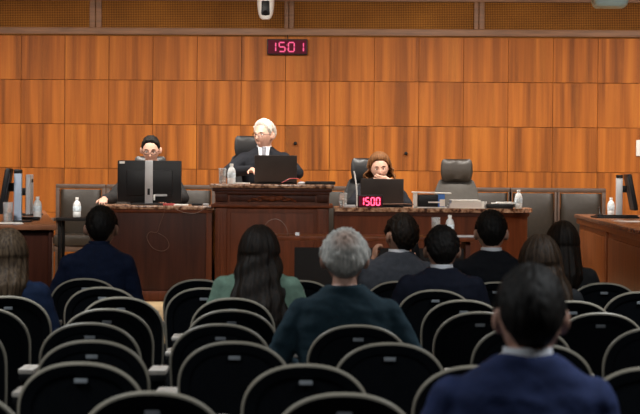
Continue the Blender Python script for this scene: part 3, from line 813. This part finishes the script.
# narrow side stand with a bottle, by the left wall armchair
xs_, xe_ = X(58, 18.2), X(99, 18.2); zst = Zat(77, 217.3, 18.2)
t = thing('side_stand', 'narrow dark stand in front of the left grey armchair', 'table', ((xs_+xe_)/2, 18.2, PLAT))
MB().box((0, 0, zst-PLAT-.015), (xe_-xs_, .34, .03), bev=.005).build('table_top', M_BLK2, t)
for sx in (-1, 1):
    for sy in (-1, 1): MB().box((sx*((xe_-xs_)/2-.03), sy*.13, (zst-PLAT-.03)/2), (.03, .03, zst-PLAT-.03), bev=.004).build('leg', M_BLK2, t)

# ------------------------------------------------------------------ armchairs along the back wall
def wall_chair(label, px):
    t = thing('armchair', label, 'chair', (X(px, 19.35, 190), 19.35, PLAT), 0, 'grey leather armchairs along the back wall')
    w_ = .245
    f = MB()
    f.box((0, .24, .955), (2*w_, .05, .045), bev=.012)
    f.build('top_rail', M_FRAME, t)
    for s in (-1, 1):
        MB().box((s*(w_-.02), .24, .66), (.04, .045, .58), bev=.008).build('back_post', M_FRAME, t)
        MB().box((s*(w_-.02), .23, .20), (.04, .045, .40), bev=.006).build('leg', M_FRAME, t)
        MB().box((s*(w_-.02), -.22, .31), (.04, .045, .62), bev=.006).build('leg', M_FRAME, t)
        MB().box((s*(w_-.02), .01, .635), (.05, .50, .035), bev=.012).build('armrest', M_FRAME, t)
    rr = []
    for k in range(7):
        q = k/6; z = .47+.455*q; bulge = .035+.035*math.sin(PI*q)**.6
        rr.append([V((w_-.045)*math.copysign(abs(math.cos(a))**.35, math.cos(a)), .235-bulge*max(0, math.sin(a))**.7+.03*max(0, -math.sin(a)), z) for a in [2*PI*i/28 for i in range(28)]])
    MB().rings(rr).build('back_cushion', M_LEATHD, t, angle=60)
    MB().box((0, -.01, .44), (2*w_-.08, .46, .11), bev=.03).build('seat', M_LEATHD, t)
    MB().box((0, 0, .36), (2*w_-.05, .44, .06), bev=.006).build('seat_frame', M_FRAME, t)
    return t
for px, lab in ((78, 'grey leather armchair with wood frame at left, behind a water bottle'), (129, 'grey leather armchair behind the left desk monitor'),
                (189, 'grey leather armchair just left of the podium, mostly hidden'), (323, 'grey leather armchair glimpsed between podium and woman'),
                (489, 'grey leather armchair right of the empty grey office chair, mostly hidden'), (536, 'grey leather armchair past the right end of the right desk'), (584, 'rightmost grey leather armchair beside the right side table')):
    wall_chair(lab, px)

# ------------------------------------------------------------------ things on the tables
def bottle(label, p, h=.19, group='water bottles'):
    t = thing('water_bottle', label, 'bottle', p, 0, group)
    k = h/.2
    MB().lathe([(.028*k, 0), (.032*k, .006), (.032*k, .055*k), (.030*k, .06*k), (.032*k, .066*k), (.032*k, .125*k), (.026*k, .150*k), (.013*k, .172*k), (.012*k, .182*k)]).build('bottle_body', M_PET, t)
    MB().lathe([(.0326*k, .062*k), (.0330*k, .064*k), (.0330*k, .112*k), (.0326*k, .114*k)]).build('bottle_label', M_BLABEL, t)
    MB().lathe([(.0145*k, .180*k), (.0148*k, .182*k), (.0145*k, .2*k), (.012*k, .202*k)]).build('cap', M_WHITE, t)
    t.scale = (1.22, 1.22, .97)
    return t
def glass(label, p, h=.13, r=.034, fill=.5):
    t = thing('drinking_glass', label, 'glass', p, 0, 'drinking glasses')
    MB().lathe([(r*.85, 0), (r*.9, .004), (r, h), (r-.0022, h), (r*.86, .012), (.002, .010)]).build('tumbler', M_GLASS, t)
    MB().lathe([(r*.84, .013), (r*.84+(r*.1)*fill, h*fill), (.001, h*fill)]).build('water', M_ICE, t)
    return t
def at(px, d, z): return V(X(px, d, 207), d, z)
yp = YF+.08
bottle('water bottle on the podium, left of the laptop', at(231.3, yp, pT), .175)
glass('drinking glass at the left end of the podium top', at(222.3, yp+.04, pT), .135, .034)
bottle('water bottle near the right end of the right desk', at(518.5, yp, DTR), .165)
bottle('water bottle on the narrow dark stand', at(77, 18.2, zst), .185)
bottle('water bottle on the left side table', at(37.5, 15.2, ZS), .165)
bottle('white-capped water bottle on the right side table', at(611, 17.9, ZS), .165)
bottle('water bottle on the low clerk table', at(450, 14.4, ZCT), .16)
glass('drinking glass on the low clerk table, beside a water bottle', at(436, 14.4, ZCT), .14, .034)
glass('drinking glass on the right desk beside the podium', at(343, yp, DTR), .125, .036)
glass('drinking glass on the left side table before the leaning black monitor', at(8, 13.75, ZS), .14, .036)
# laptops, lid backs toward the hall
def laptop(label, px0, px1, d, z, tilt, hgt, lid=M_LID):
    xa, xb = X(px0, d, 190), X(px1, d, 190); w_ = xb-xa
    t = thing('laptop', label, 'laptop', ((xa+xb)/2, d, z), 0)
    MB().box((0, .13, .009), (w_, .25, .018), bev=.005).build('base', M_BLK, t)
    R = Matrix.Rotation(tilt, 3, 'X'); c = V(0, 0, .014)+R @ V(0, 0, hgt/2)
    MB().box(c, (w_, .009, hgt), R, bev=.004).build('lid', lid, t)
    MB().box(c+R @ V(0, .0055, .0), (w_-.02, .002, hgt-.025), R).build('screen', M_BLK, t)
    MB().tube([(-w_*.4, .0, .016), (w_*.4, .0, .016)], .008, 8).build('hinge', M_BLK, t)
    return t
laptop('dark laptop open on the podium before the white-haired man', 254.5, 296.8, YF+.17, pT, .18, .238)
laptop('dark laptop open on the right desk before the auburn-haired woman', 360.5, 403.5, YF+.22, DTR, .16, .235)
# left desk monitor, its back to the hall
def monitor_back(label, px0, px1, pyt, d, z):
    xa, xb = X(px0, d, 180), X(px1, d, 180); w_ = xb-xa; zt_ = Zat((px0+px1)/2, pyt, d)-z
    t = thing('computer_monitor', label, 'monitor', ((xa+xb)/2, d, z), 0)
    hh = zt_-.025
    MB().box((0, 0, .025+hh/2), (w_, .03, hh), bev=.010).box((0, -.018, .025+hh*.46), (w_*.72, .03, hh*.62), bev=.012).build('casing', M_BLK, t)
    MB().box((0, .016, .025+hh/2), (w_-.03, .004, hh-.03)).build('screen', M_BLK2, t)
    s = MB(); s.box((0, -.062, zt_*.5), (.066, .03, zt_), bev=.008); s.build('stand_column', M_GREY, t)
    MB().box((0, -.079, zt_*.30), (.022, .006, .055), bev=.003).build('cable_slot', M_BLK, t)
    MB().box((0, -.02, .008), (.30, .20, .016), bev=.006).build('stand_base', M_BLK, t)
    MB().box((-w_/2+.04, -.0165, zt_-.018), (.045, .003, .02)).build('sticker', M_WHITE, t)
    MB().box((.10, -.035, .085), (.11, .006, .018)).build('port_strip', M_GREY, t)
    MB().box((.045, -.038, .065), (.016, .012, .05), bev=.003).build('plug', M_WHITE, t)
    return t
monitor_back('black monitor seen from behind on the left desk', 117.5, 181.5, 160.5, YF+.28, DT)
# monitors seen edge-on on the side tables
def monitor_side(label, loc, rz, hh, colm, scrm, tilt=.0, w_=.50, cx=-.085):
    t = thing('computer_monitor', label, 'monitor', loc, rz)
    # local: column at origin, screen faces -x
    MB().box((0, 0, .006), (.20, .26, .012), bev=.004).build('stand_base', M_BLK, t)
    MB().box((.0, 0, hh/2), (.055, .075, hh), bev=.008).build('stand_column', colm, t)
    MB().box((-.03, 0, hh*.70), (.07, .06, .06), bev=.006).build('tilt_joint', M_BLK, t)
    MB().box((0, 0, hh+.006), (.055, .08, .03), bev=.006).build('column_cap', M_BLK, t)
    R = Matrix.Rotation(tilt, 3, 'Y')
    c = V(cx, 0, hh*.62)
    MB().box(c, (.035, w_, .32), R, bev=.008).build('casing', scrm, t)
    MB().box(c+R @ V(-.019, 0, 0), (.003, w_-.03, .29), R).build('screen', M_BLK2, t)
    return t
p = at(18, 13.95, ZS)
monitor_side('monitor with blue-grey stand at the left edge, black screen leaning back', p, math.radians(5), .345, M_BLUEG, M_BLK, .17, .34)
p = at(29.5, 16.1, ZS)
monitor_side('pale monitor behind the blue-grey stand on the left side table', p, math.radians(4), .27, M_LGREY, M_LGREY, 0, .36, .0)
p = at(619, 17.55, ZS)
monitor_side('monitor with pale grey stand on the right side table, screen tilted', p, PI-math.radians(4), .345, M_LGREY, M_BLK, .20, .46, -.10)
tr = MB().box((0, 0, .008), (.36, .30, .016), bev=.006).box((0, -.11, .022), (.34, .03, .014), bev=.004).build('keyboard_tray', M_BLK); tr.location = at(615, 16.9, ZS); tr.rotation_euler = (0, 0, .05)
tag(tr, 'black tray lying on the right side table before the monitor', 'tray')
for px, d, lab in ((600, 17.3, 'black desk microphone base at the far end of the right side table'),):
    t = thing('desk_microphone', lab, 'microphone', at(px, d, ZS), 0)
    MB().lathe([(.05, 0), (.05, .014), (.03, .024), (.005, .026)]).build('base', M_BLK, t)
    MB().tube([(0, 0, .02), (0, .03, .06), (0, .05, .075)], [.005, .004, .004], 8).build('gooseneck', M_BLK, t)
    MB().cap((0, .05, .075), (0, .075, .08), .009, .009).build('capsule', M_BLK, t)
for px, d, m_, lab in ((7, 13.55, M_PAPER, 'white sheet of paper on the left side table'), (633, 15.6, M_PAPER, 'white sheet of paper on the right side table')):
    o = MB().box((0, 0, .002), (.21, .297, .004)).build('paper_sheet', m_); o.location = at(px, d, ZS); o.rotation_euler = (0, 0, .2); tag(o, lab, 'paper')
o = MB().box((0, 0, .012), (.16, .10, .024), bev=.006).build('telephone_base', M_BLK); o.location = at(28, 14.4, ZS); tag(o, 'small black box on the left side table right of the blue-grey stand', 'box')
# left desk clutter
for px, sz, m_, nm, lab in ((169, (.10, .03, .018), M_RED, 'stapler', 'small red stapler on the left desk right of the monitor'), (181, (.12, .09, .012), M_PAPER, 'notepad', 'white notepad on the left desk right of the monitor'),
                            (197, (.09, .05, .022), M_BLK, 'desk_phone', 'small black box at the right end of the left desk'), (206, (.05, .05, .02), M_GREY, 'eraser_box', 'small grey box by the podium on the left desk')):
    o = MB().box((0, 0, sz[2]/2), sz, bev=.004).build(nm, m_); o.location = at(px, YF+.06, DT); tag(o, lab, nm.replace('_', ' '))
# podium clutter
o = MB().box((0, 0, .006), (.12, .18, .012)).build('paper_stack', M_PAPER); o.location = at(242.5, YF+.10, pT); tag(o, 'white paper stack on the podium between bottle and laptop', 'paper')
o = MB().box((0, 0, .014), (.26, .2, .028), bev=.006).build('black_folder', M_BLK); o.location = at(320, YF+.12, pT); tag(o, 'flat black folder at the right end of the podium', 'folder')
t = thing('desk_microphone', 'small desk microphone right of the podium laptop', 'microphone', at(301.5, YF+.06, pT), 0)
MB().lathe([(.035, 0), (.035, .014), (.02, .022), (.004, .024)]).build('base', M_GREY, t)
MB().tube([(0, 0, .02), (-.03, -.01, .05), (-.10, -.02, .05), (-.17, -.02, .012)], [.004, .0035, .0035, .0035], 8).build('gooseneck', M_RED, t)
# right desk: red clock, files, papers
def seg(m, ch, x, z, w_, h_, th, y):
    S = {'0': 'abcdef', '1': 'bc', '5': 'afgcd', '2': 'abged', '7': 'abc'}[ch]
    for s in S:
        if s in 'agd':
            zz = {'a': z+h_, 'g': z+h_/2, 'd': z}[s]; m.box((x+w_/2, y, zz), (w_-th*.6, .003, th))
        else:
            xx = x+w_ if s in 'bc' else x; zz = z+h_*.75 if s in 'bf' else z+h_*.25
            m.box((xx, y, zz), (th, .003, h_/2-th*.6))
def led_clock(name, label, loc, size, txt, dm, rz=0, colon=False):
    t = thing(name, label, 'clock', loc, rz)
    w_, dp, h_ = size
    MB().box((0, 0, h_/2), (w_, dp, h_), bev=.006).build('case', M_BLK, t)
    MB().box((0, -dp/2-.001, h_/2), (w_-.02, .003, h_-.02)).build('display', M_LEDP, t)
    n = len(txt); cw = (w_-.035)/n
    for i, ch in enumerate(txt):
        m = MB(); seg(m, ch, -w_/2+.0175+cw*(i+.14), h_*.2, cw*.62, h_*.58, h_*.085, -dp/2-.004); m.build('digit', dm, t, smooth=False)
    if colon:
        MB().box((-.002, -dp/2-.004, h_*.36), (.008, .003, .008)).box((-.002, -dp/2-.004, h_*.62), (.008, .003, .008)).build('colon', dm, t, smooth=False)
    return t
xa, xb = X(357.5, YF+.07, 200), X(383, YF+.07, 200)
led_clock('digital_clock', 'small red digital clock reading 1500 on the right desk', ((xa+xb)/2, YF+.07, DTR), (xb-xa, .05, .108), '1500', M_LED)
p = WL(287.5, 55, .035)
ck = led_clock('wall_clock', 'dark red digital wall clock reading 15:01 below the lattice', (p.x, p.y, p.z), (.405, .05, .155), '1501', M_LEDDIM, WROT, True)
MB().tube([(.0, 0, .155), (.0, .0, .26)], .004, 6).build('cable', M_BLK, ck)
t = thing('box_file', 'white and blue box file on the right desk', 'file box', (X(430, YF+.15, 200), YF+.15, DTR), 0)
MB().box((-.128, 0, .068), (.03, .20, .136), bev=.003).box((.0, .0, .005), (.28, .20, .01)).build('tray', M_WHITE, t)
MB().box((-.02, .01, .062), (.17, .18, .105), bev=.003).build('black_folder', M_BLK, t)
MB().box((.092, .0, .064), (.055, .19, .112), bev=.003).build('blue_folder', M_BLUE, t)
MB().box((.01, -.01, .130), (.33, .21, .010), Matrix.Rotation(.02, 3, 'Y')).build('paper_cover', M_PAPER, t)
MB().box((.03, -.105, .05), (.10, .012, .012)).build('white_tab', M_PAPER, t)
MB().box((.10, -.10, .045), (.045, .008, .06)).build('white_label', M_PAPER, t)
o = MB()
for k in range(6): o.box((random.uniform(-.006, .006), 0, .006+.012*k), (.29-.008*k, .21, .0105), Matrix.Rotation(random.uniform(-.03, .03), 3, 'Z'))
o = o.build('paper_stack', M_PAPER, smooth=False); o.location = (X(465, YF+.14, 205), YF+.14, DTR); tag(o, 'thick stack of white papers on the right desk before the empty office chair', 'paper')
o = MB().lathe([(.022, 0), (.028, .06), (.0262, .06), (.021, .004)]).build('paper_cup', M_WHITE); o.location = at(483.5, YF+.1, DTR); tag(o, 'small white cup on the right desk right of the paper stack', 'cup')
o = MB().box((0, 0, .02), (.23, .18, .04), bev=.005).build('black_binder', M_BLK); o.location = at(499, YF+.13, DTR); tag(o, 'flat black binder on the right desk near its right end', 'binder')
o = MB().box((0, 0, .004), (.19, .16, .008)).box((.02, 0, .013), (.15, .15, .008)).build('paper_sheet', M_PAPER, smooth=False); o.location = at(503, YF+.13, DTR+.04); tag(o, 'white papers lying on the flat black binder', 'paper')
o = MB().box((0, 0, .01), (.10, .14, .02), bev=.004).build('notebook', M_GREY); o.location = at(349.5, YF+.12, DTR); tag(o, 'small grey notebook on the right desk by the drinking glass', 'notebook')
o = MB().tube([(-.10, 0, .006), (-.06, 0, .03), (.10, 0, .035), (.20, .02, .03), (.22, .02, .006)], .005, 8).build('desk_cable', M_CABLE); o.location = at(390, YF+.06, DTR); tag(o, 'tan cable looping along the right desk beside the red clock', 'cable')
# cables
def cable(name, label, pts, r, m_):
    pts = [Vector(p) for p in pts]; out = []
    for i in range(len(pts)-1):
        p0, p1, p2, p3 = pts[max(i-1, 0)], pts[i], pts[i+1], pts[min(i+2, len(pts)-1)]
        for k in range(6):
            t_ = k/6; out.append(.5*((2*p1)+(p2-p0)*t_+(2*p0-5*p1+4*p2-p3)*t_**2+(3*p1-p0-3*p2+p3)*t_**3))
    out.append(pts[-1])
    return tag(MB().tube(out, r, 6).build(name, m_), label, 'cable')
def yl(px, py): return W(px, py, YF+.012)
fr = YF-.012
cable('hanging_cable', 'tan cable hanging in a loop down the left desk front', [V(X(166, fr, 204), fr+.04, DT+.005), V(X(165.5, fr), fr-.008, DT+.002)]+[W(px, py, fr) for px, py in ((164, 213), (160, 224), (157, 232), (150, 232), (147, 238), (153, 248), (163, 251), (169, 246), (166, 238), (158, 233))], .002, M_CABLE)
cable('slack_cable', 'thin cable sagging along the top of the left desk front', [V(X(176, fr, 204), fr+.04, DT+.005)]+[W(px, py, fr-.01) for px, py in ((177, 209.5), (186, 213), (196, 213), (204, 208.5))]+[V(X(206, fr, 204), fr+.04, DT+.005)], .0018, M_CABLE)
cable('white_cable', 'white cable rising beside the right desk laptop', [V(X(357, YF+.3, 205), YF+.3, DTR+.006)]+[W(px, py, YF+.3) for px, py in ((357, 198), (356.5, 187), (355, 177), (354, 171))], .006, M_CABLEW)
cable('wire_arch', 'thin wire arching above the low clerk table before the podium', [W(px, py, YT+.2) for px, py in ((262, 236.2), (264, 227), (269, 221), (275, 219), (281, 221), (286, 227), (288.5, 235.8))], .0025, M_CABLE)
o = MB().box((0, 0, .006), (.26, .19, .012), bev=.004).build('tablet', M_GREY); o.location = at(461, 14.36, ZCT+.03-.03); o.rotation_euler = (0, 0, .25); tag(o, 'grey tablet lying at the right end of the low clerk table', 'tablet')
o = MB().box((0, 0, .015), (.03, .02, .022), bev=.003).build('glint_block', M_LGREY); o.location = at(297.5, YT+.05, ZCT); tag(o, 'tiny pale block standing in for a glint on the low clerk table', 'glint block')  # pale block added to imitate a glint of light on the table edge

# ------------------------------------------------------------------ wall and ceiling fittings
for px, py, lab in ((406, 153.5, 'small black knob on the wall right of the auburn-haired woman'), (295.5, 143.5, 'small black knob on the wall right of the white-haired man')):
    p = WL(px, py, -.004); n = V(math.sin(WROT), -math.cos(WROT), 0)
    t = thing('wall_fitting', lab, 'fitting', p, WROT, 'black wall fittings')
    MB().tube([(0, .004, 0), (0, -.03, 0)], [.012, .01], 10).build('stem', M_BLK, t)
    MB().ell((0, -.036, 0), (.018, .012, .018)).build('head', M_BLK, t)
p = WL(640, 148, .0)
o = MB().box((0, -.01, 0), (.08, .02, .16), bev=.004).build('switch_plate', M_WHITE); o.location = p; o.rotation_euler = (0, 0, WROT); tag(o, 'white plate on the back wall at the right edge', 'switch')
# security camera hanging from the ceiling
YC = 19.3
t = thing('security_camera', 'white security camera hanging at the top above the wall clock', 'camera', (X(265.7, YC, 8), YC, CEIL), 0)
zb = Zat(265.7, 19.5, YC)-CEIL
rr = []
for u, w_, dp in ((0, .088, .075), (.25, .085, .074), (.55, .080, .070), (.80, .070, .062), (.94, .055, .05), (1, .035, .035)):
    rr.append([V(w_*math.copysign(abs(math.cos(a))**.7, math.cos(a)), dp*math.copysign(abs(math.sin(a))**.7, math.sin(a)), lerp(-.03, zb, u)) for a in [2*PI*i/28 for i in range(28)]])
MB().rings(rr).build('housing', M_WHITE, t)
MB().lathe([(.06, -.04), (.06, 0)]).build('mount', M_WHITE, t)
MB().box((0, -.045, zb*.62), (.085, .06, abs(zb)*.52), bev=.02).build('lens_window', M_BLK, t)
MB().tube([(0, -.07, zb*.80), (0, -.083, zb*.80)], [.026, .022], 16).build('lens', M_BLK2, t)
MB().box((0, -.072, zb*.28), (.11, .01, .008)).build('seam_line', M_BLK, t)
# pale fixture at the top right, hung from the ceiling
YP = 15.2
xa, xb = X(592, YP, 5), X(627.5, YP, 5); zb = Zat(610, 7.5, YP)
t = thing('ceiling_fixture', 'pale teal rounded fixture hanging at the top right corner', 'fixture', ((xa+xb)/2, YP, CEIL), 0)
w_ = (xb-xa)/2; rr = []
for z, k in ((-.16, .9), (-.10, 1.0), (zb-CEIL+.05, 1.0), (zb-CEIL+.015, .93), (zb-CEIL, .80)):
    rr.append([V(w_*k*math.copysign(abs(math.cos(a))**.5, math.cos(a)), .14*k*math.copysign(abs(math.sin(a))**.5, math.sin(a)), z) for a in [2*PI*i/28 for i in range(28)]])
MB().rings(rr).build('housing', M_TEAL, t)
MB().tube([(0, 0, 0), (0, 0, -.17)], .02, 10).build('ceiling_rod', M_WHITE, t)
MB().lathe([(.055, -.02), (.055, 0)]).build('ceiling_plate', M_WHITE, t)
